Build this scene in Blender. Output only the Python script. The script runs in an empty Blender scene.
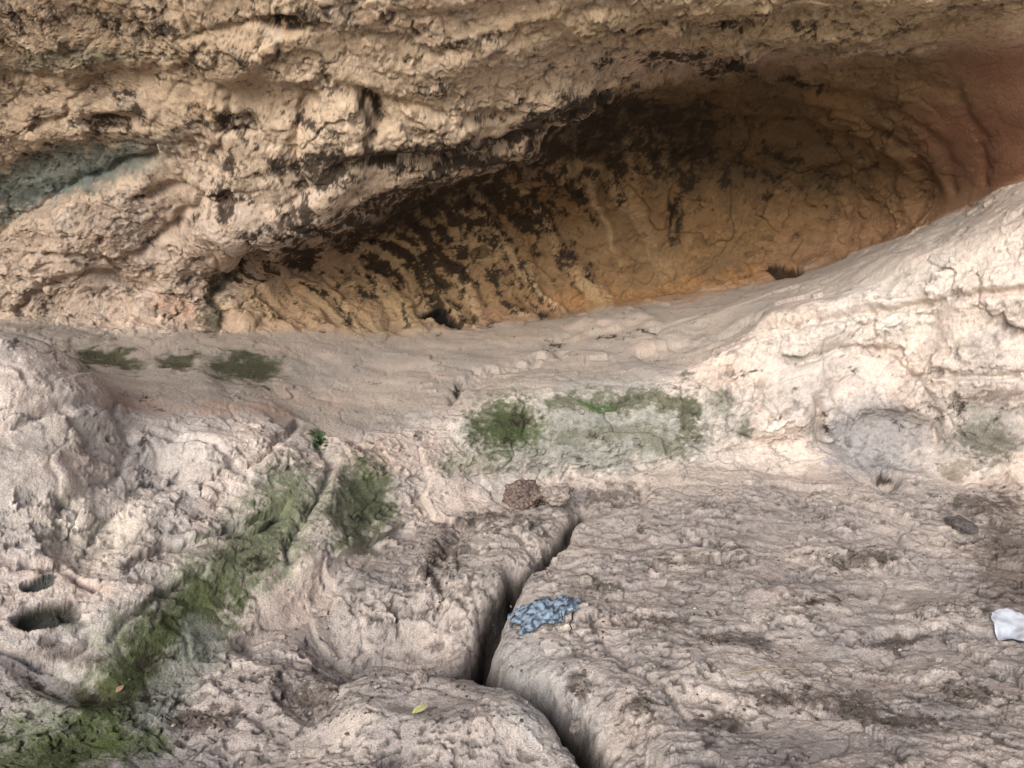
import bpy, math, random
import numpy as np
from mathutils import Vector
from concurrent.futures import ThreadPoolExecutor
random.seed(7); rng=np.random.RandomState(11)
POOL=ThreadPoolExecutor(8)
# ------------------------------------------------------------------ camera survey
F=731.0; PITCH=math.radians(12.0); CZ=1.6
cp,sp=math.cos(PITCH),math.sin(PITCH)
def sight(px,py,Y):
    a=(px-512)/F; b=(384-py)/F
    t=Y/(b*sp+cp)
    return (a*t,Y,CZ+t*(b*cp-sp))
def project(P):
    x=P[...,0]; y=P[...,1]; z=P[...,2]-CZ
    d=y*cp-z*sp; u=y*sp+z*cp
    d=np.where(d<0.05,0.05,d)
    return 512+F*x/d, 384-F*u/d, d
# ------------------------------------------------------------------ noise
perm=rng.permutation(256).astype(np.int32); perm=np.concatenate([perm,perm])
g=rng.normal(size=(256,3)).astype(np.float32); g/=np.linalg.norm(g,axis=1)[:,None]
gx,gy,gz=[np.ascontiguousarray(g[:,i]) for i in range(3)]
def _perlin(x,y,z):
    xi=np.floor(x); yi=np.floor(y); zi=np.floor(z)
    xf=x-xi; yf=y-yi; zf=z-zi
    xi=xi.astype(np.int32)&255; yi=yi.astype(np.int32)&255; zi=zi.astype(np.int32)&255
    u=xf*xf*xf*(xf*(xf*6-15)+10); v=yf*yf*yf*(yf*(yf*6-15)+10); w=zf*zf*zf*(zf*(zf*6-15)+10)
    p0=perm[xi]; p1=perm[(xi+1)&255]; y1=(yi+1)&255; z1=(zi+1)&255
    q={(0,0):perm[p0+yi],(0,1):perm[p0+y1],(1,0):perm[p1+yi],(1,1):perm[p1+y1]}
    def c(i,j,k):
        h=perm[q[i,j]+(z1 if k else zi)]
        return gx[h]*(xf-i)+gy[h]*(yf-j)+gz[h]*(zf-k)
    a=c(0,0,0); a+=u*(c(1,0,0)-a); b=c(0,1,0); b+=u*(c(1,1,0)-b); a+=v*(b-a)
    e=c(0,0,1); e+=u*(c(1,0,1)-e); b=c(0,1,1); b+=u*(c(1,1,1)-b); e+=v*(b-e)
    return (a+w*(e-a))*np.float32(1.6)
def chunked(fn,arrs,nout=1):
    sh=arrs[0].shape; fl=[np.ascontiguousarray(np.broadcast_to(a,sh),dtype=np.float32).reshape(-1) for a in arrs]
    n=fl[0].size; outs=[np.empty(n,np.float32) for _ in range(nout)]; S=16384
    def job(s):
        r=fn(*[f[s:s+S] for f in fl])
        if nout==1: outs[0][s:s+S]=r
        else:
            for o,q in zip(outs,r): o[s:s+S]=q
    list(POOL.map(job,range(0,n,S)))
    outs=[o.reshape(sh) for o in outs]
    return outs[0] if nout==1 else outs
def perlin(x,y,z): return chunked(_perlin,[x,y,z])
def comps(P): return [P[...,0],P[...,1],P[...,2]]
def pn(P,f,s=0.0,sc=(1,1,1)):
    def fn(x,y,z): return _perlin(x*np.float32(f*sc[0])+np.float32(s*7.31%251),y*np.float32(f*sc[1])+np.float32(s*3.17%251),z*np.float32(f*sc[2])+np.float32(s*5.71%251))
    return chunked(fn,comps(P))
def multi(P,f,o,s,gain,sc,rid):
    def fn(x,y,z):
        r=0; a=1; t=0
        for i in range(o):
            ff=f*(2.03**i); q=s+i*1.7
            n=_perlin(x*np.float32(ff*sc[0])+np.float32(q*7.31%251),y*np.float32(ff*sc[1])+np.float32(q*3.17%251),z*np.float32(ff*sc[2])+np.float32(q*5.71%251))
            r=r+a*((1-2*np.abs(n)) if rid else n); t+=a; a*=gain
        return r/np.float32(t)
    return chunked(fn,comps(P))
def fbm(P,f,o=3,s=0.0,gain=.5,sc=(1,1,1)): return multi(P,f,o,s,gain,sc,False)*np.float32(1.3)
JT=rng.rand(256,3).astype(np.float32)*.9+.05; TL=rng.normal(size=(256,3)).astype(np.float32)
def facets(P,f,s=0.0,sc=(1,1,1)):
    """chipped-stone relief: every cell is a randomly tilted plane; also returns distance to the nearest edge"""
    def fn(x,y,z):
        x=x*np.float32(f*sc[0])+np.float32(s*1.37); y=y*np.float32(f*sc[1])+np.float32(s*2.11); z=z*np.float32(f*sc[2])+np.float32(s*3.3)
        xi=np.floor(x); yi=np.floor(y); zi=np.floor(z); xf=x-xi; yf=y-yi; zf=z-zi
        xi=xi.astype(np.int32); yi=yi.astype(np.int32); zi=zi.astype(np.int32)
        b=np.full(x.shape,9,np.float32); b2=b.copy(); hv=np.zeros_like(x)
        for i in (-1,0,1):
            pi=perm[(xi+i)&255]
            for j in (-1,0,1):
                pj=perm[pi+((yi+j)&255)]
                for k in (-1,0,1):
                    h=perm[pj+((zi+k)&255)]
                    dx=xf-i-JT[h,0]; dy=yf-j-JT[h,1]; dz=zf-k-JT[h,2]
                    d=dx*dx+dy*dy+dz*dz
                    m=d<b
                    b2=np.where(m,b,np.minimum(b2,d)); b=np.where(m,d,b)
                    hv=np.where(m,TL[h,0]*dx+TL[h,1]*dy+TL[h,2]*dz+.45*TL[h,1]*TL[h,0],hv)
        return hv,np.sqrt(b2)-np.sqrt(b)
    return chunked(fn,comps(P),2)
def ss(a,b,x):
    t=np.clip((x-a)/(b-a),0,1); return t*t*(3-2*t)
# ------------------------------------------------------------------ profile table
cols={
0:[(860,1.4),(768,1.75),(680,2.0),(520,2.5),(345,3.2),(336,4.2),(322,5.1),(290,5.15),(240,5.1),(190,5.0),(140,4.85),(110,4.75),(60,4.55),(-10,4.3)],
120:[(860,1.42),(768,1.85),(700,2.05),(550,2.6),(408,3.4),(370,4.2),(325,5.3),(290,5.35),(240,5.25),(190,5.1),(140,4.95),(110,4.8),(60,4.6),(-10,4.3)],
230:[(860,1.42),(768,1.9),(640,2.45),(520,3.0),(412,3.7),(370,4.5),(328,5.6),(300,5.78),(280,5.86),(268,5.8),(258,5.6),(238,5.2),(110,4.7),(-10,4.25)],
330:[(860,1.42),(720,2.05),(590,2.85),(500,3.4),(435,3.95),(385,4.8),(328,6.0),(305,6.3),(280,6.4),(260,6.35),(244,5.95),(224,5.2),(110,4.7),(-10,4.2)],
430:[(860,1.42),(680,2.3),(530,3.65),(480,4.0),(420,4.4),(375,5.1),(330,6.3),(295,6.6),(260,6.7),(225,6.6),(199,6.1),(180,5.25),(90,4.7),(-10,4.15)],
530:[(860,1.42),(640,2.63),(500,4.1),(450,4.35),(393,4.65),(360,5.4),(318,6.6),(290,6.85),(240,6.95),(195,6.7),(162,6.1),(142,5.35),(70,4.75),(-10,4.15)],
630:[(860,1.42),(640,2.63),(485,4.3),(435,4.5),(385,4.8),(345,5.5),(303,6.8),(275,7.0),(220,7.0),(150,6.6),(95,5.9),(75,5.3),(35,4.75),(-15,4.2)],
730:[(860,1.42),(640,2.63),(470,4.4),(425,4.6),(345,5.0),(310,5.7),(287,6.8),(262,7.0),(205,6.9),(130,6.4),(75,5.7),(58,5.25),(28,4.75),(-15,4.25)],
830:[(860,1.42),(640,2.63),(475,4.3),(400,4.6),(300,4.9),(276,5.6),(258,6.5),(240,6.7),(190,6.5),(120,6.0),(70,5.4),(50,5.1),(22,4.7),(-15,4.3)],
930:[(860,1.42),(640,2.63),(485,4.2),(390,4.45),(262,4.6),(236,5.2),(222,5.7),(200,5.8),(155,5.55),(105,5.2),(60,4.85),(42,4.7),(18,4.5),(-15,4.2)],
1024:[(860,1.42),(640,2.6),(495,4.0),(380,4.2),(225,4.3),(194,4.7),(180,4.95),(160,4.9),(125,4.8),(85,4.65),(50,4.5),(30,4.4),(5,4.25),(-20,4.1)],
}
side={-900:(0,.75),-300:(0,.9),1330:(1024,.95),1900:(1024,.8)}
pxs=sorted(list(cols)+list(side))
tab=[]
for c in pxs:
    s=1.0; src=c
    if c in side: src,s=side[c]
    a=(c-512)/F
    L=[(a*4,-4,-.3),(a*2.0,-.6,-.12),sight(c,1100,1.1)]
    for (py,Y) in cols[src]: L.append(sight(c,py,Y*s))
    L.append(sight(c,-200,3.75*s))
    xs=a*3.4*s
    L+= [(xs,3.3,4.4),(xs*1.05,3.1,5.2),(xs*1.1,3.6,6.8),(xs*1.2,7,9)]
    tab.append(L)
tab=np.array(tab,dtype=np.float64)
def herm(xs,Y,xq):
    xs=np.asarray(xs,float); n=len(xs)
    m=np.zeros_like(Y)
    d=(Y[1:]-Y[:-1])/(xs[1:]-xs[:-1]).reshape(-1,*([1]*(Y.ndim-1)))
    m[0]=d[0]; m[-1]=d[-1]
    h=(xs[1:]-xs[:-1]).reshape(-1,*([1]*(Y.ndim-1)))
    m[1:-1]=(d[:-1]*h[1:]+d[1:]*h[:-1])/(h[:-1]+h[1:])
    i=np.clip(np.searchsorted(xs,xq,side='right')-1,0,n-2)
    hh=(xs[i+1]-xs[i]); t=(xq-xs[i])/hh
    sh=(-1,)+(1,)*(Y.ndim-1)
    t=t.reshape(sh); hh=hh.reshape(sh)
    return Y[i]*(2*t**3-3*t**2+1)+m[i]*hh*(t**3-2*t**2+t)+Y[i+1]*(-2*t**3+3*t**2)+m[i+1]*hh*(t**3-t**2)
xq=np.concatenate([np.linspace(-900,-80,90,endpoint=False),np.linspace(-80,1104,1040,endpoint=False),np.linspace(1104,1900,90)])
segs=[12,16,40,220,190,88,104,50,54,38,50,58,56,50,76,70,60,30,20,16,10]
vq=np.concatenate([np.linspace(i,i+1,s,endpoint=False) for i,s in enumerate(segs)]+[[float(len(segs))]])
T1=herm(pxs,tab,xq)
P=herm(np.arange(tab.shape[1]),np.swapaxes(T1,0,1).copy(),vq).astype(np.float32); NV,NU=P.shape[:2]
V=np.repeat(vq[:,None],NU,1).astype(np.float32); U=np.repeat(xq[None,:],NV,0).astype(np.float32)
def normals(P):
    du=np.gradient(P,axis=1); dv=np.gradient(P,axis=0)
    n=np.cross(du,dv); n/=np.linalg.norm(n,axis=-1)[...,None]+1e-9
    return n.astype(np.float32)
Nn=normals(P)
C=np.array([0.3,1.8,1.5],dtype=np.float32)
if np.mean(np.sum(Nn*(C-P),-1)>0)<.5: Nn=-Nn
wfloor=1-ss(4.75,5.15,V)
wbank=ss(4.8,5.2,V)*(1-ss(6.8,7.3,V))
wledge=ss(6.9,7.3,V)*(1-ss(8.9,9.2,V))
wwall=ss(8.8,9.15,V)
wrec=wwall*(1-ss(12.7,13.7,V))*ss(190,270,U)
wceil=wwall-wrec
wright=wwall*ss(900,960,U)*(1-ss(14.2,15.2,V))
# ------------------------------------------------------------------ feature helpers
def polyd(X,Y,pts):
    best=np.full(X.shape,1e9)
    for (x0,y0),(x1,y1) in zip(pts[:-1],pts[1:]):
        dx,dy=x1-x0,y1-y0; L=dx*dx+dy*dy+1e-9
        t=np.clip(((X-x0)*dx+(Y-y0)*dy)/L,0,1)
        best=np.minimum(best,np.hypot(X-x0-t*dx,Y-y0-t*dy))
    return best
def sub(X,Y,x0,x1,y0,y1):
    return np.nonzero((X>x0)&(X<x1)&(Y>y0)&(Y<y1))
# ------------------------------------------------------------------ relief 1 : broad shape
px,py,_=project(P)
w1=pn(P,5,1)*8; w2=pn(P,14,2)*4; w3=pn(P,5,3)*6; w4=pn(P,14,4)*3
Xs=px+w1*.8; Ys=py+w3*.8
Xc=px+w1+w2+pn(P,40,3)*1.2; Yc=py+w3+w4+pn(P,40,5)*1.2
disp=np.zeros(P.shape[:2],np.float32)
def blob_d(cx,cy,rx,ry,ang,h,lo=0,hi=30,soft=1.0):
    R=max(rx,ry)*1.5
    X,Y=(Xs,Ys) if (max(rx,ry)>22 or abs(h)>.1) else (Xc,Yc)
    i=sub(X,Y,cx-R,cx+R,cy-R,cy+R)
    a=math.radians(ang); dx=X[i]-cx; dy=Y[i]-cy
    r=np.sqrt(((dx*math.cos(a)+dy*math.sin(a))/rx)**2+((-dx*math.sin(a)+dy*math.cos(a))/ry)**2)
    w=1-ss(1-.75*soft,1.25,r)
    disp[i]+=h*w*((V[i]>=lo)&(V[i]<=hi))
def stroke_d(pts,hw,h,lo=0,hi=30,p=2,sm=False):
    X,Y=(Xs,Ys) if (sm or abs(h)>.075) else (Xc,Yc)
    xs=[q[0] for q in pts]; ys=[q[1] for q in pts]; m=hw*3+6
    i=sub(X,Y,min(xs)-m,max(xs)+m,min(ys)-m,max(ys)+m)
    d=polyd(X[i],Y[i],pts)
    disp[i]+=h*np.exp(-(d/hw)**p)*((V[i]>=lo)&(V[i]<=hi))
FL=5.3
crackU=[(580,502),(566,528),(540,560),(512,586)]
crackA=[(512,586),(494,610),(484,638),(486,660),(507,680),(545,704),(580,733),(605,768),(640,830)]
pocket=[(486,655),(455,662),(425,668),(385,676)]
fx=np.interp(Ys,[500,530,565,590,622,655,682,706,735,768,900],[590,566,536,508,488,482,503,545,580,605,690])
disp+=0.085*ss(2,75,Xs-fx)*ss(540,640,Ys)*(V<FL)
blob_d(480,572,70,44,-25,.06,0,FL); blob_d(520,540,50,25,-30,.03,0,FL)
blob_d(400,636,90,34,-8,-.15,0,FL,1); blob_d(330,625,50,28,-30,-.06,0,FL)
blob_d(430,722,115,40,8,.08,0,FL,.6); blob_d(250,690,60,40,-20,.05,0,FL); blob_d(540,745,60,25,20,.03,0,FL)
stroke_d(crackU,5,-.09,0,FL,2,True); stroke_d(crackA,8.5,-.20,0,FL,2,True); stroke_d([(490,620),(484,645),(486,668)],13,-.08,0,FL,2,True)
stroke_d([(580,733),(605,768),(640,830)],12,-.06,0,FL,2,True)
stroke_d(pocket,11,-.17,0,FL,2,True)
stroke_d([(475,520),(445,545),(436,575),(440,600)],8,-.05,0,FL,2,True)
stroke_d([(575,505),(600,500),(640,490)],9,-.09,0,5.6)
stroke_d([(540,560),(520,545),(480,528)],4,-.03,0,FL)
stroke_d([(250,640),(290,610),(350,560),(400,530)],12,-.05,0,FL,2,True)
for q in [(640,560,70,14,-5,.02),(760,600,90,16,8,.025),(880,560,80,14,6,.02),(700,680,90,20,15,.025),(860,690,90,24,10,-.02),(960,640,70,16,5,.02),(720,735,50,14,20,-.02),(640,640,60,10,-8,-.02),(800,530,90,10,0,-.015),(310,700,34,20,20,-.04),(230,740,40,18,0,.03)]:
    blob_d(*q,0,FL,.6)
for q in [([(590,600),(660,590),(730,600),(800,592)],3.5,-.02),([(700,650),(780,640),(860,655),(940,648),(1024,662)],3.5,-.022),([(650,540),(740,548),(830,540),(950,552)],3.5,-.02),([(760,700),(800,730),(850,740)],3.5,-.025),([(600,670),(650,700),(690,740)],3.5,-.025)]:
    stroke_d(*q,0,FL)
# left bank
for q in [(90,535,50,42,-30,-.09),(45,385,80,44,20,.08),(150,470,60,30,-20,-.05),(230,450,60,28,10,.06),(270,480,50,26,-40,.03),(20,470,60,30,0,.05),(200,560,40,24,-30,.03),(60,680,60,24,20,-.06),(120,610,40,30,-40,.04),(365,505,34,42,0,-.03),(310,560,30,16,-50,.03)]:
    blob_d(*q,3,7.1,.9)
blob_d(50,617,34,13,-5,-.06,3,7.1,.35); blob_d(42,582,17,6,-10,-.04,3,7.1,.35); blob_d(58,628,24,6,-5,.025,3,7.1,.5)
for q in [([(0,425),(60,417),(105,408)],5,-.03),([(110,640),(150,600),(200,570)],4,-.025),([(105,408),(130,440),(110,480),(60,500)],5,-.025),([(320,436),(330,470),(300,520),(285,560)],5,-.04),([(300,415),(270,450),(250,470)],4,-.04),([(0,650),(50,660),(90,640)],4,-.04),([(180,545),(240,530),(285,505)],4,-.04),([(130,560),(165,540),(190,545)],4,-.05),([(20,560),(60,565),(90,590)],4,-.04),([(150,430),(200,440),(250,480)],4,-.03)]:
    stroke_d(*q,3,7.2)
# centre + right bank
for q in [(505,428,36,26,0,-.04),(640,425,90,34,-4,-.03),(610,325,45,14,-5,.06),(800,330,90,26,-18,.08),(900,330,50,50,-30,-.08),(960,360,60,40,-10,.08),(860,400,40,50,10,-.07),(900,440,60,28,0,-.12),(790,400,50,40,-30,.08),(740,440,40,20,0,.03),(1000,290,60,28,-20,.06),(990,440,50,26,0,.04),(700,340,60,24,-15,-.05),(850,285,60,14,-18,-.03)]:
    blob_d(*q,4.6,8.2,.7)
for q in [([(822,405),(825,440),(865,458),(890,483)],6,-.13),([(780,330),(830,322),(880,310),(950,300),(1024,287)],4,-.07),([(640,352),(700,335),(760,318)],4,-.04),([(735,430),(755,412),(760,380)],4,-.05),([(455,400),(458,385),(500,372),(560,352)],4,-.05),([(690,372),(730,400),(745,440)],4,-.04),([(900,380),(950,372),(1024,378)],4,-.05),([(930,240),(980,226),(1024,214)],4,-.02),([(450,470),(560,476),(690,462),(800,470)],5,-.03),([(560,348),(575,338),(620,330),(655,330)],4,-.06),([(860,300),(880,350),(930,390),(940,440)],5,-.05),([(800,360),(850,345),(900,350)],4,-.05)]:
    stroke_d(*q,4.6,8.2)
for q in [(247,368,38,16,3,-.03),(180,362,20,9,0,-.025),(115,360,34,10,5,-.025),(615,322,44,9,-4,.06),(560,345,20,10,0,-.03)]:
    blob_d(*q,6.6,9,.6)
stroke_d([(0,332),(60,342),(110,335),(190,325)],5,-.04,7,9.2)
# walls / ceiling
for q in [(70,172,95,28,-12,-.12),(60,120,100,22,-8,.07),(340,140,40,60,20,.10),(225,208,10,14,10,-.12),(370,108,9,22,-35,-.12),(200,250,70,30,-30,.08),(110,290,80,22,-10,-.07),(430,130,70,25,-10,.07),(560,110,60,24,-25,.06),(270,100,50,22,10,-.07),(150,50,70,24,-6,.05),(400,40,120,22,-12,-.05),(560,30,110,16,-10,.05),(780,35,120,9,-2,.05),(90,240,60,28,20,.06),(300,215,60,18,-30,.07),(190,170,40,40,0,-.08),(530,150,18,10,0,.06),(285,22,26,10,0,-.08),(110,120,34,10,0,-.07),(240,124,26,9,0,-.06),(480,120,34,7,0,-.06),(60,50,40,26,20,.05),(230,60,40,24,-30,.06)]:
    blob_d(*q,8.9,16.5,.8)
for q in [([(20,310),(40,285),(90,275),(150,290),(190,305)],4,-.06),([(215,300),(228,275),(260,262)],6,-.08),([(245,267),(300,250),(345,230),(385,206),(430,193),(480,185),(530,172)],8,-.09),
 ([(310,95),(290,140),(300,180),(285,225)],5,-.05),([(340,90),(375,95),(385,120),(370,140)],6,-.08),([(0,75),(60,82),(100,76)],4,-.03),([(0,225),(40,205),(100,180),(150,160)],6,-.07),
 ([(340,165),(400,158),(450,165),(500,150),(560,130),(600,112)],6,-.08),([(420,60),(480,45),(560,22),(620,5)],5,-.05),([(600,100),(650,72),(720,62),(790,75)],6,-.06),([(700,45),(800,42),(900,34),(960,26)],4,-.05),
 ([(180,34),(240,24),(300,14)],4,-.03),([(120,260),(160,240),(200,200)],4,-.06),([(200,70),(230,100),(220,130)],4,-.05),([(400,100),(450,112),(500,118)],4,-.05),([(40,125),(80,100),(90,80)],4,-.04),([(140,200),(180,190),(215,210)],4,-.05),([(50,250),(90,255),(120,270)],4,-.05),
 ([(720,60),(810,56),(880,66),(950,95),(985,140),(980,180)],8,-.03),([(640,40),(700,26),(780,20),(860,12)],4,-.05),([(230,330),(215,300)],5,-.05)]:
    stroke_d(*q,8.9,16.8)
for q in [([(700,105),(790,108),(860,125),(910,155),(925,185),(905,220),(850,248)],8,-.055),([(700,128),(780,128),(850,145),(885,170),(885,200),(850,225),(800,240)],7,-.035),([(740,85),(830,92),(900,115),(945,150),(955,190)],7,-.03)]:
    stroke_d(*q,8.9,14,2,True)
blob_d(800,180,130,56,8,-.14,8.9,14,1)
for q in [(437,317,13,6,0,-.16),(455,322,9,4,0,-.11),(782,272,20,5,-5,-.11),(675,215,6,30,5,-.06),(560,180,40,16,-10,.05),(640,170,60,20,-5,-.05),(770,160,60,18,10,.05)]:
    blob_d(*q,8.4,13.4,.8)
FW=(1-ss(560,700,U))*(1-ss(11.8,12.9,V))*wrec
fu=U+26*(V-9.2)+9*fbm(P,3,2,17)
fl=perlin(fu/14.0,V*.55,np.full_like(U,4.3)); fl2=perlin(fu/32.0,V*.4,np.full_like(U,7.7))
disp+=FW*(.045*fl+.06*fl2)
rough=(wfloor*.62+wbank*.60+wledge*.32+wrec*.75+wceil*.84)*(1-.8*wright)
n_low=fbm(P,1.3,2,1)
n_mid=fbm(P,4.2,2,5)
disp+=.050*n_low*(1-.4*wledge)*(1-.3*wfloor)+rough*.038*n_mid*(1-.35*wfloor)
Q=P+np.stack([fbm(P,4,2,11),fbm(P,4,2,12),fbm(P,4,2,13)],-1)*.12
f1,e1=facets(Q,2.9,1,(.8,1,1.15))
disp+=rough*(.022*f1-.010*(1-ss(0,.10,e1)))
P1=P+Nn*disp[...,None]
# ------------------------------------------------------------------ relief 2 : fine
def smooth_n(P,k=3):
    S=P.copy()
    for _ in range(k):
        S[1:-1]=(S[:-2]+S[1:-1]*2+S[2:])/4; S[:,1:-1]=(S[:,:-2]+S[:,1:-1]*2+S[:,2:])/4
    return normals(S)
N1=smooth_n(P1,4)
if np.mean(np.sum(N1*Nn,-1)>0)<.5: N1=-N1
spv=np.linalg.norm(np.gradient(P1,axis=0),axis=-1); spu=np.linalg.norm(np.gradient(P1,axis=1),axis=-1)
spc=np.maximum(spv,spu)
att=np.clip(.011/spc,.12,1)**1.3
Pw=P1+np.stack([fbm(P1,12,3,21,.6),fbm(P1,12,3,22,.6),fbm(P1,12,3,23,.6)],-1)*.038
f2,e2=facets(Pw,9,2,(.75,1.1,1.3)); f3,e3=facets(Pw,26,3,(.8,1,1.2))
a1=fbm(P1,14,5,31,.57)
region=ss(-.30,.30,fbm(P1,2.6,3,61,.6))
fine=rough*1.5*((.0088*f2*(.3+.7*region)+.0042*f3*(.45+.55*region)+.0060*a1)-.005*(1-ss(0,.09,e2))*region)
fine+=wledge*.003*a1
near=ss(1.6,3.4,P[...,1])
fine*=(1-.8*wright)*(.6+.4*near)
pit=ss(.32,.50,pn(Pw,17,71))*region+.8*ss(.36,.50,pn(Pw,40,73))*(1-.5*region)*ss(-.25,.25,n_low+.4*n_mid)
pit=np.clip(pit+wfloor*.9*ss(.28,.46,pn(Pw,34,75,(.7,1.2,1)))*ss(-.3,.2,n_mid),0,1)*(1-wright)*att
fine-=pit*.012*(.85*wfloor+.6*wbank+.9*wceil+.3*wrec)
fine*=att
P2=(P1+N1*fine[...,None]).astype(np.float32)
# ------------------------------------------------------------------ colour (stone albedo, growths, stains; shade painted in pocket, holes, right floor edge)
def L(c,k=.89):
    c=np.array(c,float)/255.0
    return (np.where(c<=.04045,c/12.92,((c+.055)/1.055)**2.4)*k).astype(np.float32)
px,py,dd=project(P2)
X=px+pn(P2,6,81)*11+pn(P2,18,82)*7+pn(P2,45,83)*4*att
Y=py+pn(P2,6,84)*8+pn(P2,18,85)*6+pn(P2,45,86)*3*att
en=fbm(P2,22,4,88,.75)*1.15*(.3+.7*att)
col=np.zeros(P.shape,np.float32)
def mix(w,c,idx=None):
    global col
    if idx is None: col=col*(1-w[...,None])+w[...,None]*c
    else: col[idx]=col[idx]*(1-w[...,None])+w[...,None]*c
nA=fbm(P2,1.7,3,101)[...,None]; nB=fbm(P2,5,3,105,.6)[...,None]; nC=fbm(P2,30,4,109,.8)[...,None]
def two(c1,c2,n): 
    t=ss(-.45,.45,n); return L(c1)*(1-t)+L(c2)*t
floorc=two((207,194,184),(178,169,164),nA+.5*nB)
bankc=two((226,209,197),(204,194,187),nA+.5*nB)
ledgec=two((187,173,161),(172,162,153),nA)
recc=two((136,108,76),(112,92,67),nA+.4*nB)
ceilc=two((218,194,168),(188,166,142),nA+.6*nB)
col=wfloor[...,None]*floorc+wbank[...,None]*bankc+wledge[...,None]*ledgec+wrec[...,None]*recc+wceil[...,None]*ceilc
rv=ss(.10,.6,fbm(P2,3.1,4,131,.65))*.45*(wceil*(1-wright)+.3*wbank)
mix(rv,L((192,154,114)))
pv=ss(.2,.6,fbm(P2,3.7,4,135,.65))*.5*(wceil*(1-wright)+wbank+.7*wfloor)
mix(pv,L((234,223,211)))
gv=ss(.15,.6,fbm(P2,2.9,4,139,.65))*.38*(wceil*(1-wright)+wbank+wfloor)
mix(gv,L((150,146,142)))
pk=ss(.10,.6,fbm(P2,2.2,4,143,.65))*.38*(wledge+wbank+.6*wfloor+.5*wceil*(1-wright))
mix(pk,L((214,184,166)))
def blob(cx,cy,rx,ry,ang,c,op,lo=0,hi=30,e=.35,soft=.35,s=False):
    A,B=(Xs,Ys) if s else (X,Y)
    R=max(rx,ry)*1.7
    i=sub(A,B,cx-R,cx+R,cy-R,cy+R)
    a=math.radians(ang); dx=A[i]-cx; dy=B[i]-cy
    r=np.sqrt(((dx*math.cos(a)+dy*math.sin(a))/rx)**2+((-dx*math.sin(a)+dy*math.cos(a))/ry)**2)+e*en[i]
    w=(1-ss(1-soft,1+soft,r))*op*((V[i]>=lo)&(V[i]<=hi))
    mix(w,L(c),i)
def stroke(pts,hw,c,op,lo=0,hi=30,e=.5,soft=.5,s=False):
    A,B=(Xs,Ys) if s else (X,Y)
    xs=[q[0] for q in pts]; ys=[q[1] for q in pts]; m=hw*2.2+8
    i=sub(A,B,min(xs)-m,max(xs)+m,min(ys)-m,max(ys)+m)
    r=polyd(A[i],B[i],pts)/hw+e*en[i]
    mix((1-ss(1-soft,1+soft,r))*op*((V[i]>=lo)&(V[i]<=hi)),L(c),i)
W=8.9
blob(150,260,230,90,-10,(206,187,174),.6,W,17,.4,.7)
blob(400,330,200,20,0,(182,163,145),.5,8,11,.3,.6)
blob(380,290,150,40,-12,(194,162,126),.8,W,13.2,.3,.6)
blob(560,270,140,50,0,(150,121,88),.65,W,13.2,.3,.6)
blob(450,110,180,70,-15,(218,196,169),.5,12,17,.4,.7)
blob(120,40,200,50,-5,(168,145,117),.6,W,17,.4,.7)
blob(820,18,260,30,-2,(188,165,125),.6,W,18,.3,.6)
blob(1000,120,80,90,10,(128,90,71),.9,W,17,.15,.6)
blob(860,250,110,40,-20,(156,122,94),.7,8.9,12,.2,.6)
blob(880,75,110,20,10,(142,116,86),.7,10,15,.3,.6)
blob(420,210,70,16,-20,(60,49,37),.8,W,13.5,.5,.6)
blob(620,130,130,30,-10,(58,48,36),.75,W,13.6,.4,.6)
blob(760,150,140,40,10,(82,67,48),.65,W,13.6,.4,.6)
blob(65,172,100,24,-13,(118,126,118),.9,W,17); stroke([(0,215),(50,196),(110,168)],7,(136,148,142),.7,W,17)
blob(30,190,50,12,-15,(62,66,58),.6,W,17)
stroke([(212,325),(213,300),(226,278)],9,(84,82,66),.9,7.5,14)
blob(60,60,80,10,-5,(120,126,108),.5,W,17)
stroke([(115,402),(165,408),(240,408),(290,414)],5,(194,154,134),.4,5,8); blob(175,308,30,10,20,(196,150,126),.45,W,11)
stroke([(560,300),(640,298),(720,282),(790,272)],8,(172,130,88),.65,8.6,10.5)
stroke([(440,322),(520,316),(570,304)],6,(176,136,104),.5,8.5,10.5)
blob(400,455,60,20,-10,(212,187,173),.5,4,8)
for q in [(247,368,36,15,3),(180,362,18,8,0),(112,360,32,9,6)]:
    blob(q[0],q[1],q[2]*1.3,q[3]*1.35,q[4],(138,134,118),.6,6.5,9.2,.5); blob(*q,(76,76,56),.95,6.5,9.2,.45,.3)
blob(60,335,60,10,5,(132,128,120),.5,7,9.2)
blob(95,525,52,44,-30,(230,218,202),.75,3,7.3,.25,.4)
blob(160,470,80,30,-25,(212,204,198),.6,3,7.3)
blob(60,440,70,22,-10,(182,175,167),.55,3,7.3)
blob(50,617,35,14,-5,(50,52,42),.95,3,7.2,.15,.15,True); blob(60,627,22,5,-5,(120,124,112),.85,3,7.2,.25,.25,True); blob(42,582,18,7,-15,(58,66,64),.92,3,7.2,.15,.15,True)
GR=[(292,500),(262,545),(222,575),(185,612),(140,640),(112,690),(70,735),(0,760)]
stroke(GR,40,(148,150,132),.88,2,7,.8,.6)
stroke([(284,505),(262,540),(215,590)],26,(116,122,92),.8,2,7,1.0,.6)
stroke([(205,605),(150,645),(118,700),(90,740),(20,765)],30,(98,106,68),.88,2,7,1.0,.6)
stroke([(190,618),(140,660),(112,700),(60,755)],16,(68,78,42),.72,2,7,1.5,.7)
stroke([(200,640),(165,700),(140,768)],20,(152,155,145),.75,2,7,.9,.5)
stroke([(110,745),(160,740)],14,(92,104,60),.8,2,7,1,.5)
blob(362,505,38,46,5,(136,138,118),.92,3.5,7.3,.5,.4); blob(368,500,28,36,5,(96,102,74),.78,3.5,7.3,.9)
stroke([(355,455),(365,470)],5,(110,122,74),.6,4,7.3); blob(345,545,12,6,0,(90,96,66),.8,3,7)
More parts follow.
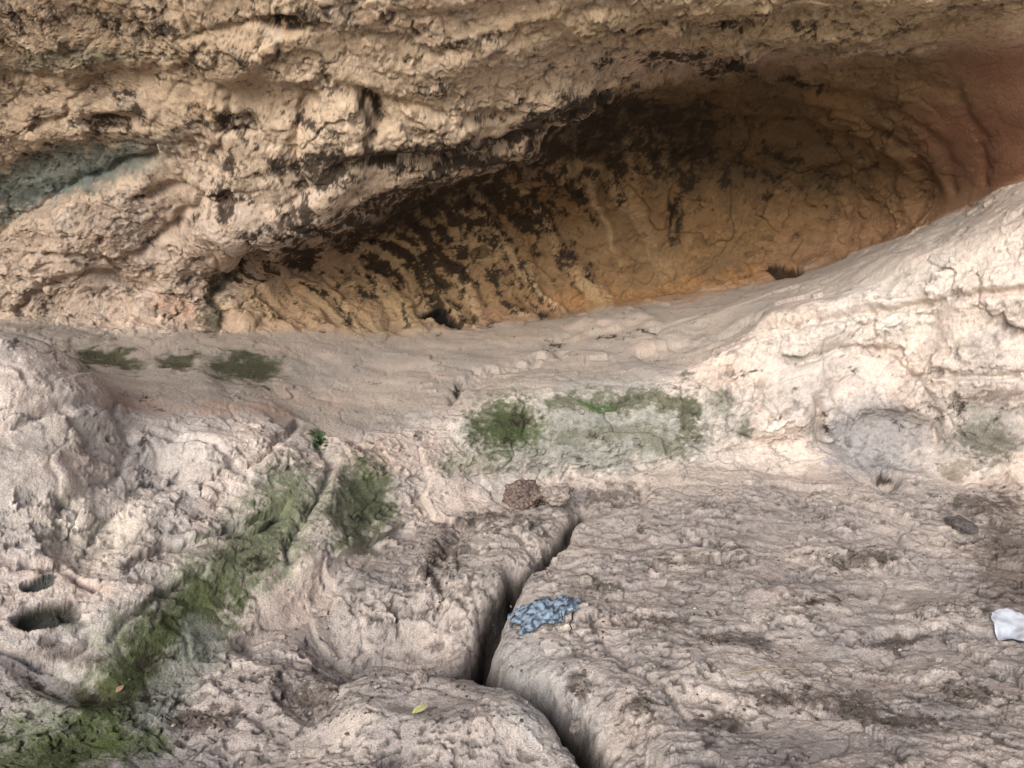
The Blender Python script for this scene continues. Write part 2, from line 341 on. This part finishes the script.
blob(320,440,5,12,5,(52,84,34),.9,4,7.4,.5)
blob(60,655,40,10,10,(92,72,62),.6,3,7,.9,.6); blob(90,690,30,8,0,(80,64,54),.5,3,7,.9,.6)
blob(590,428,140,44,-3,(174,173,165),.88,4.4,7.6,.4,.35)
blob(600,440,110,30,-4,(148,149,140),.65,4.4,7.6,.6)
blob(505,426,38,29,0,(96,100,74),.88,4.4,7.6,.6,.35); blob(507,428,22,18,0,(62,76,40),.75,4.4,7.6,1.0)
stroke([(560,402),(610,402),(660,398),(690,410)],10,(102,104,82),.85,4.4,7.8,1.0); blob(598,406,12,5,0,(60,94,38),.75,4.4,7.8,.8)
blob(688,414,13,24,0,(98,99,80),.88,4.4,7.8,.7); stroke([(560,440),(640,432),(680,450)],9,(118,119,101),.7,4.4,7.8,.9)
blob(470,465,34,12,0,(134,134,115),.7,4.2,7.6); blob(720,400,14,12,0,(128,128,114),.7,4.4,8); blob(686,378,8,5,0,(98,102,86),.8,4.4,8); blob(748,428,10,9,0,(104,108,94),.8,4.4,8); blob(795,356,9,6,0,(122,136,122),.7,4.4,8)
blob(870,440,54,40,0,(152,151,153),.8,4.3,8,.4); blob(990,428,46,34,0,(146,145,140),.75,4.3,8,.6); blob(985,440,26,18,0,(98,96,80),.6,4.3,8,.9)
blob(960,470,20,8,0,(104,92,66),.6,4.3,8,.9); blob(1000,395,30,8,0,(126,108,100),.6,4.3,8,.9)
blob(900,300,140,40,-22,(232,221,210),.5,5,8.4,.3,.7)
blob(1008,550,32,64,0,(104,90,80),.7,3,6,.9,.6); blob(720,520,200,26,-2,(164,154,148),.5,3,5.6,.5,.6)  # first blob: shadow at the right floor edge, painted into the colour
blob(380,610,90,30,-20,(202,190,181),.6,3,5.3); blob(545,700,40,80,-30,(206,203,199),.6,3,5.3,.3,.5)
DIRT=[(440,548,18,16,0),(436,575,8,26,0),(470,525,20,7,-20),(310,698,30,18,20),(850,705,40,12,15),(725,722,20,12,20),(910,722,40,8,10),(780,700,30,8,10),(690,560,50,6,-5),(610,495,32,9,-8),(500,520,40,7,-5),(600,585,20,5,0),(975,695,30,7,10),(640,705,16,7,0),(980,505,36,12,0),(860,560,44,6,5),(740,640,34,5,10),(580,690,9,14,0),(200,720,30,10,0),(660,620,30,4,5),(900,640,30,5,0),(820,600,26,4,0)]
for q in DIRT: blob(*q,(84,73,66),.72,2,5.5,1.5,.5)
stroke(crackA,9,(46,41,37),.95,2,5.4,.15,.35,True); stroke([(580,733),(605,768),(640,830)],13,(46,41,37),.9,2,5.4,.15,.35,True); stroke(crackU,4.5,(60,53,48),.9,2,5.4,.2,.5,True); stroke(pocket,12,(50,44,40),.92,2,5.3,.3,.5,True)  # pocket stroke paints the hollow's shadow into the stone colour
hv=ss(.05,.4,fl)*FW*.6
mix(hv,L((204,176,138)))
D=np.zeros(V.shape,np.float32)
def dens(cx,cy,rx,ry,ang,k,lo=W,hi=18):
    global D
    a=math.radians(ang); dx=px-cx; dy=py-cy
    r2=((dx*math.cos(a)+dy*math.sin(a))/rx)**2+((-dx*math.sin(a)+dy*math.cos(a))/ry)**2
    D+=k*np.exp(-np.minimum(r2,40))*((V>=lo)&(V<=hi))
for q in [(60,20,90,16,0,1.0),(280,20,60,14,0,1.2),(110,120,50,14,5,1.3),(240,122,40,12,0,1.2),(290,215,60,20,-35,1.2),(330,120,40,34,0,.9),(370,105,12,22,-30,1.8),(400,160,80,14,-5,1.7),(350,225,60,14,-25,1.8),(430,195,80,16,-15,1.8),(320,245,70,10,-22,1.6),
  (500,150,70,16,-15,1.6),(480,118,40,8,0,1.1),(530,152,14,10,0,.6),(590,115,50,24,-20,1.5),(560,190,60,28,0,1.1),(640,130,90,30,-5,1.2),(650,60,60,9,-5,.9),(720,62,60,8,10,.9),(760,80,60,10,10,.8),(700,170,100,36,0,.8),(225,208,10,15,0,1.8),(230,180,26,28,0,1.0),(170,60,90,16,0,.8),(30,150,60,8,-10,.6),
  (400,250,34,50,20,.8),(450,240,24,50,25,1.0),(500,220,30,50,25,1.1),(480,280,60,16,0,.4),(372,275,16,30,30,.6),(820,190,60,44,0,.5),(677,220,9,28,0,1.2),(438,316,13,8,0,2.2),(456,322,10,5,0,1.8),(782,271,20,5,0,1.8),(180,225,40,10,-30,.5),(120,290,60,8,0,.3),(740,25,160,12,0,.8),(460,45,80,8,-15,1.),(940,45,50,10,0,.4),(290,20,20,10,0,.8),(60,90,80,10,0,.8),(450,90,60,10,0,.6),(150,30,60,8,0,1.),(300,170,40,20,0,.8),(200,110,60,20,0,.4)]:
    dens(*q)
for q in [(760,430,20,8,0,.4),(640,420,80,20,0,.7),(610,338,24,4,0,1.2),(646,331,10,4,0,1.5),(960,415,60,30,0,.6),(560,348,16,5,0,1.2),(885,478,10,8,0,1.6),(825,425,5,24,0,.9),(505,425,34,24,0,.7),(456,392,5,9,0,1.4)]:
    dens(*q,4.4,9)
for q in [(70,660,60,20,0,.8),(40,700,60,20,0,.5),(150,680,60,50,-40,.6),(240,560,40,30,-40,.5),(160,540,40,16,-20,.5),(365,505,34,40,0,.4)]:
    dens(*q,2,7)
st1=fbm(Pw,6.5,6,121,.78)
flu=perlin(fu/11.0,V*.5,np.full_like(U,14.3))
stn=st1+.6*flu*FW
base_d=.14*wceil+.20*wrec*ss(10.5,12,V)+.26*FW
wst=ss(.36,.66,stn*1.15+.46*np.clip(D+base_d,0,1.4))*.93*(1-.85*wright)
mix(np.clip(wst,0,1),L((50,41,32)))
blob(437,317,13,6,0,(22,19,16),.97,8.4,11,.2,.2,True); blob(455,322,9,4,0,(26,22,18),.95,8.4,11,.2,.2,True); blob(782,272,18,4,-5,(40,30,24),.9,8.4,11,.2,.2,True)  # shade inside the small holes, painted almost black
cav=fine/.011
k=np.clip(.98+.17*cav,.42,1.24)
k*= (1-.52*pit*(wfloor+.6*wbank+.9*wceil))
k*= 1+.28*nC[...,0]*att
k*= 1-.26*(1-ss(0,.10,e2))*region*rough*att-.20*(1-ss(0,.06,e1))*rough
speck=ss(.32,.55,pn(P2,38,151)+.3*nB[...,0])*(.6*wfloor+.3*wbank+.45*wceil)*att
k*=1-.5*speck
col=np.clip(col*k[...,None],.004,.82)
# ------------------------------------------------------------------ meshes
def grid_mesh(name,r0,r1,mat):
    Q=P2[r0:r1+1]; c=col[r0:r1+1]; nv,nu=Q.shape[:2]
    me=bpy.data.meshes.new(name)
    me.vertices.add(nv*nu); me.vertices.foreach_set("co",Q.reshape(-1).astype(np.float32))
    idx=np.arange(nv*nu,dtype=np.int32).reshape(nv,nu)
    f=np.stack([idx[:-1,:-1],idx[:-1,1:],idx[1:,1:],idx[1:,:-1]],-1).reshape(-1,4)
    n=len(f); me.loops.add(n*4); me.loops.foreach_set("vertex_index",f.reshape(-1))
    me.polygons.add(n); me.polygons.foreach_set("loop_start",np.arange(0,n*4,4,dtype=np.int32))
    me.polygons.foreach_set("use_smooth",np.ones(n,dtype=bool))
    me.update(calc_edges=True)
    at=me.color_attributes.new("stone",'FLOAT_COLOR','POINT')
    rgba=np.concatenate([c,np.ones((nv,nu,1))],-1).astype(np.float32)
    at.data.foreach_set("color",rgba.reshape(-1))
    o=bpy.data.objects.new(name,me); bpy.context.scene.collection.objects.link(o)
    me.materials.append(mat); return o
def stone_mat(name):
    m=bpy.data.materials.new(name); m.use_nodes=True; nt=m.node_tree; N=nt.nodes; Lk=nt.links
    b=N["Principled BSDF"]; b.inputs["Roughness"].default_value=.9; b.inputs["Specular IOR Level"].default_value=.3
    a=N.new("ShaderNodeAttribute"); a.attribute_name="stone"
    tc=N.new("ShaderNodeTexCoord")
    n1=N.new("ShaderNodeTexNoise"); n1.inputs["Scale"].default_value=48; n1.inputs["Detail"].default_value=5; n1.inputs["Roughness"].default_value=.72
    n2=N.new("ShaderNodeTexNoise"); n2.inputs["Scale"].default_value=170; n2.inputs["Detail"].default_value=3; n2.inputs["Roughness"].default_value=.7
    Lk.new(tc.outputs["Object"],n1.inputs["Vector"]); Lk.new(tc.outputs["Object"],n2.inputs["Vector"])
    mr=N.new("ShaderNodeMapRange"); mr.inputs[1].default_value=.3; mr.inputs[2].default_value=.7; mr.inputs[3].default_value=.66; mr.inputs[4].default_value=1.27
    Lk.new(n2.outputs["Fac"],mr.inputs[0])
    mx=N.new("ShaderNodeVectorMath"); mx.operation='SCALE'
    Lk.new(a.outputs["Color"],mx.inputs[0]); Lk.new(mr.outputs[0],mx.inputs["Scale"]); Lk.new(mx.outputs[0],b.inputs["Base Color"])
    b1=N.new("ShaderNodeBump"); b1.inputs["Strength"].default_value=.9; b1.inputs["Distance"].default_value=.011
    b2=N.new("ShaderNodeBump"); b2.inputs["Strength"].default_value=.8; b2.inputs["Distance"].default_value=.004
    Lk.new(n1.outputs["Fac"],b1.inputs["Height"]); Lk.new(n2.outputs["Fac"],b2.inputs["Height"])
    Lk.new(b1.outputs[0],b2.inputs["Normal"]); Lk.new(b2.outputs[0],b.inputs["Normal"])
    return m
rF=int(np.searchsorted(vq,5.05)); rL=int(np.searchsorted(vq,9.0))
mat=stone_mat("limestone")
grid_mesh("cave_floor",0,rF,mat)
grid_mesh("rock_ledge",rF,rL,mat)
grid_mesh("cave_wall",rL,NV-1,mat)
# ------------------------------------------------------------------ helpers for loose things
pxf,pyf,df=px,py,dd
N2=normals(P2)
if np.mean(np.sum(N2*Nn,-1)>0)<.5: N2=-N2
def at(x,y,lo=2,hi=17):
    m=(V>=lo)&(V<=hi); d=(pxf-x)**2+(pyf-y)**2+np.where(m,0,1e9)
    near=d<9
    if near.any():
        dz=np.where(near,df,1e9); i=np.unravel_index(np.argmin(dz),d.shape)
    else: i=np.unravel_index(np.argmin(d),d.shape)
    return Vector(P2[i].tolist()),Vector(Nn[i].tolist())
def simple_mat(name,c1,c2,scale=40,rough=.8,bump=.4,lo=.35,hi=.65):
    m=bpy.data.materials.new(name); m.use_nodes=True; nt=m.node_tree; N=nt.nodes; Lk=nt.links
    b=N["Principled BSDF"]; b.inputs["Roughness"].default_value=rough
    tc=N.new("ShaderNodeTexCoord"); n=N.new("ShaderNodeTexNoise"); n.inputs["Scale"].default_value=scale; n.inputs["Detail"].default_value=6
    Lk.new(tc.outputs["Object"],n.inputs["Vector"])
    r=N.new("ShaderNodeValToRGB"); r.color_ramp.elements[0].position=lo; r.color_ramp.elements[1].position=hi
    r.color_ramp.elements[0].color=(*c1,1); r.color_ramp.elements[1].color=(*c2,1)
    Lk.new(n.outputs["Fac"],r.inputs[0]); Lk.new(r.outputs[0],b.inputs["Base Color"])
    bp=N.new("ShaderNodeBump"); bp.inputs["Strength"].default_value=bump; bp.inputs["Distance"].default_value=.01
    Lk.new(n.outputs["Fac"],bp.inputs["Height"]); Lk.new(bp.outputs[0],b.inputs["Normal"])
    return m
import bmesh
from mathutils import noise as mn
def finish(bm,name,mat,smooth=True):
    me=bpy.data.meshes.new(name); bm.to_mesh(me); bm.free()
    for p in me.polygons: p.use_smooth=smooth
    me.materials.append(mat); o=bpy.data.objects.new(name,me); bpy.context.scene.collection.objects.link(o); return o
def rock(name,pos,s,mat,seed=0,sub_=5,amp=.4,lift=.45):
    bm=bmesh.new(); bmesh.ops.create_icosphere(bm,subdivisions=sub_,radius=1)
    for v in bm.verts:
        d=v.co.normalized(); n=mn.fractal(d*1.6+Vector((seed,0,0)),1,2,4)*amp+mn.noise(d*7+Vector((seed,3,1)))*.10+mn.noise(d*16+Vector((seed,3,1)))*.06
        q=d*(1+n)
        v.co=Vector((q.x*s[0],q.y*s[1],q.z*s[2]))
    o=finish(bm,name,mat); o.location=pos+Vector((0,0,s[2]*lift)); o.rotation_euler=(0,0,seed); return o
mR=simple_mat("conglomerate",(.045,.033,.028),(.22,.16,.135),70,.9,.8)
mS=simple_mat("pale_stone",(.15,.125,.11),(.33,.28,.25),50,.9,.6)
mD=simple_mat("dark_stone",(.05,.045,.045),(.12,.105,.10),50,.9,.5)
rock("loose_stone",at(523,502,4,7)[0],(.12,.09,.085),mR,3.1,5,.4,.6)
rock("loose_stone",at(557,502,4,7)[0]+Vector((0,-.03,.03)),(.10,.06,.05),mS,0.3,5,.4,.9)
rock("loose_stone",at(960,526,4,7)[0],(.08,.055,.03),mD,1.9,5,.4,.8)
rock("loose_stone",at(420,676,2,6)[0],(.03,.025,.02),mS,8.1)
rock("loose_stone",at(575,728,2,6)[0],(.03,.02,.02),mS,4.1)
FP=P2[:rF+30].reshape(-1,3)
from mathutils import kdtree
sel=np.nonzero((FP[:,1]>1.2)&(FP[:,1]<5)&(np.abs(FP[:,0])<3.5))[0]
sel=sel[::3]
kd=kdtree.KDTree(len(sel))
SP=FP[sel].tolist()
for j,q in enumerate(SP): kd.insert((q[0],q[1],0),j)
kd.balance()
def zat(x,y,k=3):
    r=kd.find_n((x,y,0),k); return max(SP[j][2] for _,j,_ in r)
def cloth(name,c,w,h,rot,amp,mat,seed,n=60,ragged=.25,fold=9,kk=14,lift=.003):
    bm=bmesh.new(); vs={}
    for i in range(n):
        for j in range(n):
            u=i/(n-1)-.5; v=j/(n-1)-.5
            ang=math.atan2(v,u); r=max(abs(u),abs(v))
            k=1+ragged*(mn.noise(Vector((math.cos(ang)*1.8,math.sin(ang)*1.8,seed)))+.5*mn.noise(Vector((math.cos(ang)*5,math.sin(ang)*5,seed))))*2*r
            rr=math.hypot(u,v)+1e-6; q=(max(abs(u),abs(v))/rr)**.6
            x=u*w*k*q; y=v*h*k*q
            x2=x*math.cos(rot)-y*math.sin(rot)+c.x; y2=x*math.sin(rot)+y*math.cos(rot)+c.y
            f=abs(mn.noise(Vector(((x+.5*y)*fold+seed,(y-.3*x)*fold*1.2,seed))))+.25*abs(mn.noise(Vector((x*fold*3,y*fold*2.2,seed+4))))
            edge=1-1.2*max(0,r-.2)
            z0=zat(x2,y2,kk) if r<.44 else zat(x2,y2,3)
            vs[i,j]=bm.verts.new((x2+.01*mn.noise(Vector((x*20,y*20,1))),y2,z0+lift+amp*f*edge))
    for i in range(n-1):
        for j in range(n-1): bm.faces.new((vs[i,j],vs[i+1,j],vs[i+1,j+1],vs[i,j+1]))
    for _ in range(3): bmesh.ops.smooth_vert(bm,verts=bm.verts,factor=.5,use_axis_x=False,use_axis_y=False,use_axis_z=True)
    return finish(bm,name,mat)
mB=simple_mat("faded_blue_cloth",(.03,.045,.07),(.22,.29,.37),45,.85,.4,.40,.56)
mW=simple_mat("paper",(.55,.60,.70),(.66,.70,.76),20,.7,.2)
cloth("blue_rag",at(545,614,2,6)[0],.27,.22,.2,.045,mB,2.0,90,.6,13,40,.008)
cloth("crumpled_paper",at(1016,627,2,6)[0],.15,.26,-.4,.03,mW,5.0,40,.15,6,20,.006)
def leaf(pos,L_,W_,rot,mat,name):
    bm=bmesh.new(); n=7; rows=[]
    for i in range(n):
        t=i/(n-1); w=W_*math.sin(math.pi*min(1,t*.95+.03))**.8*.5; x=(t-.5)*L_
        rows.append([bm.verts.new((x,-w,.25*w)),bm.verts.new((x,0,.1*L_*math.sin(t*3))),bm.verts.new((x,w,.3*w))])
    for i in range(n-1):
        for k in range(2): bm.faces.new((rows[i][k],rows[i+1][k],rows[i+1][k+1],rows[i][k+1]))
    o=finish(bm,name,mat); o.location=pos+Vector((0,0,.012)); o.rotation_euler=(random.uniform(-.3,.3),random.uniform(-.3,.3),rot); return o
mY=simple_mat("yellow_leaf",(.35,.36,.14),(.50,.47,.25),60,.6,.2)
mO=simple_mat("brown_leaf",(.22,.13,.08),(.32,.20,.13),60,.7,.2)
mG=simple_mat("green_leaf",(.03,.07,.02),(.08,.15,.04),60,.5,.2)
leaf(at(420,711)[0],.05,.035,.4,mY,"fallen_leaf"); leaf(at(121,690)[0],.03,.02,1.2,mO,"fallen_leaf")
def twig(p0,p1,r,mat,name):
    bm=bmesh.new(); n=14; prev=None
    a=at(*p0)[0]; b=at(*p1)[0]
    for i in range(n):
        t=i/(n-1); c=a.lerp(b,t); c=c+Vector((mn.noise(Vector((t*3,1,p0[0])))*.02,0,0)); c.z=max(c.z,zat(c.x,c.y)*.4+c.z*.6)+.008
        ring=[bm.verts.new(c+Vector((math.cos(k*1.2566)*r*(1-.5*t),0,math.sin(k*1.2566)*r*(1-.5*t)))) for k in range(5)]
        if prev:
            for k in range(5): bm.faces.new((prev[k],prev[(k+1)%5],ring[(k+1)%5],ring[k]))
        prev=ring
    return finish(bm,name,mat)
mT=simple_mat("dry_twig",(.25,.19,.12),(.42,.34,.22),60,.8,.3); mTd=simple_mat("dark_twig",(.02,.015,.012),(.06,.05,.04),60,.8,.3)
twig((495,672),(545,710),.004,mT,"twig"); twig((572,612),(568,635),.004,mTd,"twig"); twig((740,672),(800,668),.003,mT,"twig")
def cells(lo,hi):
    cand=np.nonzero(((V>=lo)&(V<=hi)).reshape(-1))[0]
    kx=(pxf.reshape(-1)[cand]//3).astype(int); ky=(pyf.reshape(-1)[cand]//3).astype(int); c={}
    dfl=df.reshape(-1)
    for a_,b_,c_,d_ in zip(kx[::2].tolist(),ky[::2].tolist(),cand[::2].tolist(),dfl[cand[::2]].tolist()):
        o=c.get((a_,b_))
        if o is None or o[1]>d_: c[(a_,b_)]=(c_,d_)
    return c
CELL=cells(2,9); flatP=P2.reshape(-1,3); flatN=N2.reshape(-1,3)
def scatter(name,spots,count,smin,smax,mat,flat=.5):
    bm=bmesh.new()
    for (cx,cy,rx,ry,wt) in spots:
        for _ in range(int(count*wt)):
            x=cx+random.gauss(0,.6)*rx; y=cy+random.gauss(0,.6)*ry
            c_=CELL.get((int(x//3),int(y//3)))
            if c_ is None: continue
            p=Vector(flatP[c_[0]].tolist()); s=smin+(smax-smin)*random.random()**2
            r=bmesh.ops.create_icosphere(bm,subdivisions=1,radius=s)
            ax=(random.uniform(.6,1.5),random.uniform(.5,1.2),random.uniform(.3,.8)*flat*2)
            rt=random.random()*6.28; cs,sn=math.cos(rt),math.sin(rt)
            for v in r['verts']:
                q=v.co*(1+random.uniform(-.25,.25)); q=Vector((q.x*ax[0],q.y*ax[1],q.z*ax[2])); v.co=Vector((q.x*cs-q.y*sn,q.x*sn+q.y*cs,q.z))+p+Vector((0,0,s*.2))
    return finish(bm,name,mat,False)
sp_=[(q[0],q[1],q[2],q[3],q[2]*q[3]/400) for q in DIRT]+[(700,600,300,90,3.5),(420,700,200,50,1.5)]
scatter("debris",sp_,80,.002,.009,simple_mat("soil_crumbs",(.05,.04,.032),(.16,.125,.10),30,.95,.5))
scatter("gravel",[(700,620,330,110,2),(400,690,200,60,1),(120,380,150,20,.5),(600,340,90,20,.4)],90,.002,.008,simple_mat("limestone_chips",(.30,.27,.24),(.46,.42,.38),30,.95,.5),.6)
def tufts(name,spots,mat):
    bm=bmesh.new()
    for (cx,cy,rx,ry,n,sz) in spots:
        for _ in range(n):
            x=cx+random.gauss(0,.45)*rx; y=cy+random.gauss(0,.45)*ry
            c_=CELL.get((int(x//3),int(y//3)))
            if c_ is None: continue
            p=Vector(flatP[c_[0]].tolist()); nr=Vector(flatN[c_[0]].tolist())
            for b in range(3):
                d=(nr*.6+Vector((random.gauss(0,.7),random.gauss(0,.7),random.gauss(.2,.5)))).normalized()
                s=d.cross(Vector((random.gauss(0,1),random.gauss(0,1),random.gauss(0,1)))).normalized()
                l=sz*random.uniform(.5,1.3); w=l*.35
                a_=bm.verts.new(p-nr*.002); b_=bm.verts.new(p+d*l*.5+s*w); c2=bm.verts.new(p+d*l); d_=bm.verts.new(p+d*l*.5-s*w)
                bm.faces.new((a_,b_,c2,d_))
    return finish(bm,name,mat,False)
tufts("moss",[(507,428,30,22,160,.007),(640,398,44,7,40,.006),(688,412,10,18,20,.006),(150,660,40,34,120,.004),(100,715,44,30,120,.004),(60,755,50,12,60,.004),(247,368,26,10,120,.005),(180,362,12,6,30,.005),(112,360,22,6,50,.005)],simple_mat("moss_green",(.045,.06,.026),(.11,.135,.06),30,.9,.2))
tufts("rock_plant",[(320,442,5,9,16,.020),(360,458,5,5,8,.013),(600,405,14,5,24,.009)],mG)
# ------------------------------------------------------------------ ground outside
bm=bmesh.new(); n=60
vs=[[None]*n for _ in range(n)]
for i in range(n):
    for j in range(n):
        u=(i/(n-1)-.5)*2; v=(j/(n-1)-.5)*2
        x=math.copysign(abs(u)**3,u)*600; y=math.copysign(abs(v)**3,v)*600-3
        vs[i][j]=bm.verts.new((x,y,-.75+.15*mn.noise(Vector((x*.1,y*.1,0)))))
for i in range(n-1):
    for j in range(n-1): bm.faces.new((vs[i][j],vs[i+1][j],vs[i+1][j+1],vs[i][j+1]))
finish(bm,"ground",simple_mat("stony_ground",(.38,.37,.345),(.50,.485,.46),2,.95,.3))
# ------------------------------------------------------------------ light, sky, camera
sc=bpy.context.scene
w=bpy.data.worlds.new("World"); sc.world=w; w.use_nodes=True; nt=w.node_tree
bg=nt.nodes["Background"]; sky=nt.nodes.new("ShaderNodeTexSky"); sky.sky_type='NISHITA'; sky.sun_disc=False
EL=math.radians(29); AZ=math.radians(201)
sky.sun_elevation=EL; sky.sun_rotation=AZ; sky.air_density=1.0; sky.dust_density=3.0; sky.ozone_density=1.0
nt.links.new(sky.outputs[0],bg.inputs[0]); bg.inputs[1].default_value=.15
sd=Vector((math.sin(AZ)*math.cos(EL),math.cos(AZ)*math.cos(EL),math.sin(EL)))
l=bpy.data.lights.new("sun",'SUN'); l.energy=3.7; l.angle=math.radians(40); l.color=(1,.98,.955)
lo=bpy.data.objects.new("sun",l); sc.collection.objects.link(lo); lo.rotation_euler=(-sd).to_track_quat('-Z','Y').to_euler()
cam=bpy.data.cameras.new("camera"); co=bpy.data.objects.new("camera",cam); sc.collection.objects.link(co)
co.location=(0,0,CZ); co.rotation_euler=(math.radians(90)-PITCH,0,0)
cam.sensor_width=36; cam.lens=36*F/1024; cam.clip_start=.05; cam.clip_end=3000
sc.camera=co
sc.view_settings.view_transform='Standard'; sc.view_settings.look='None'; sc.view_settings.exposure=0
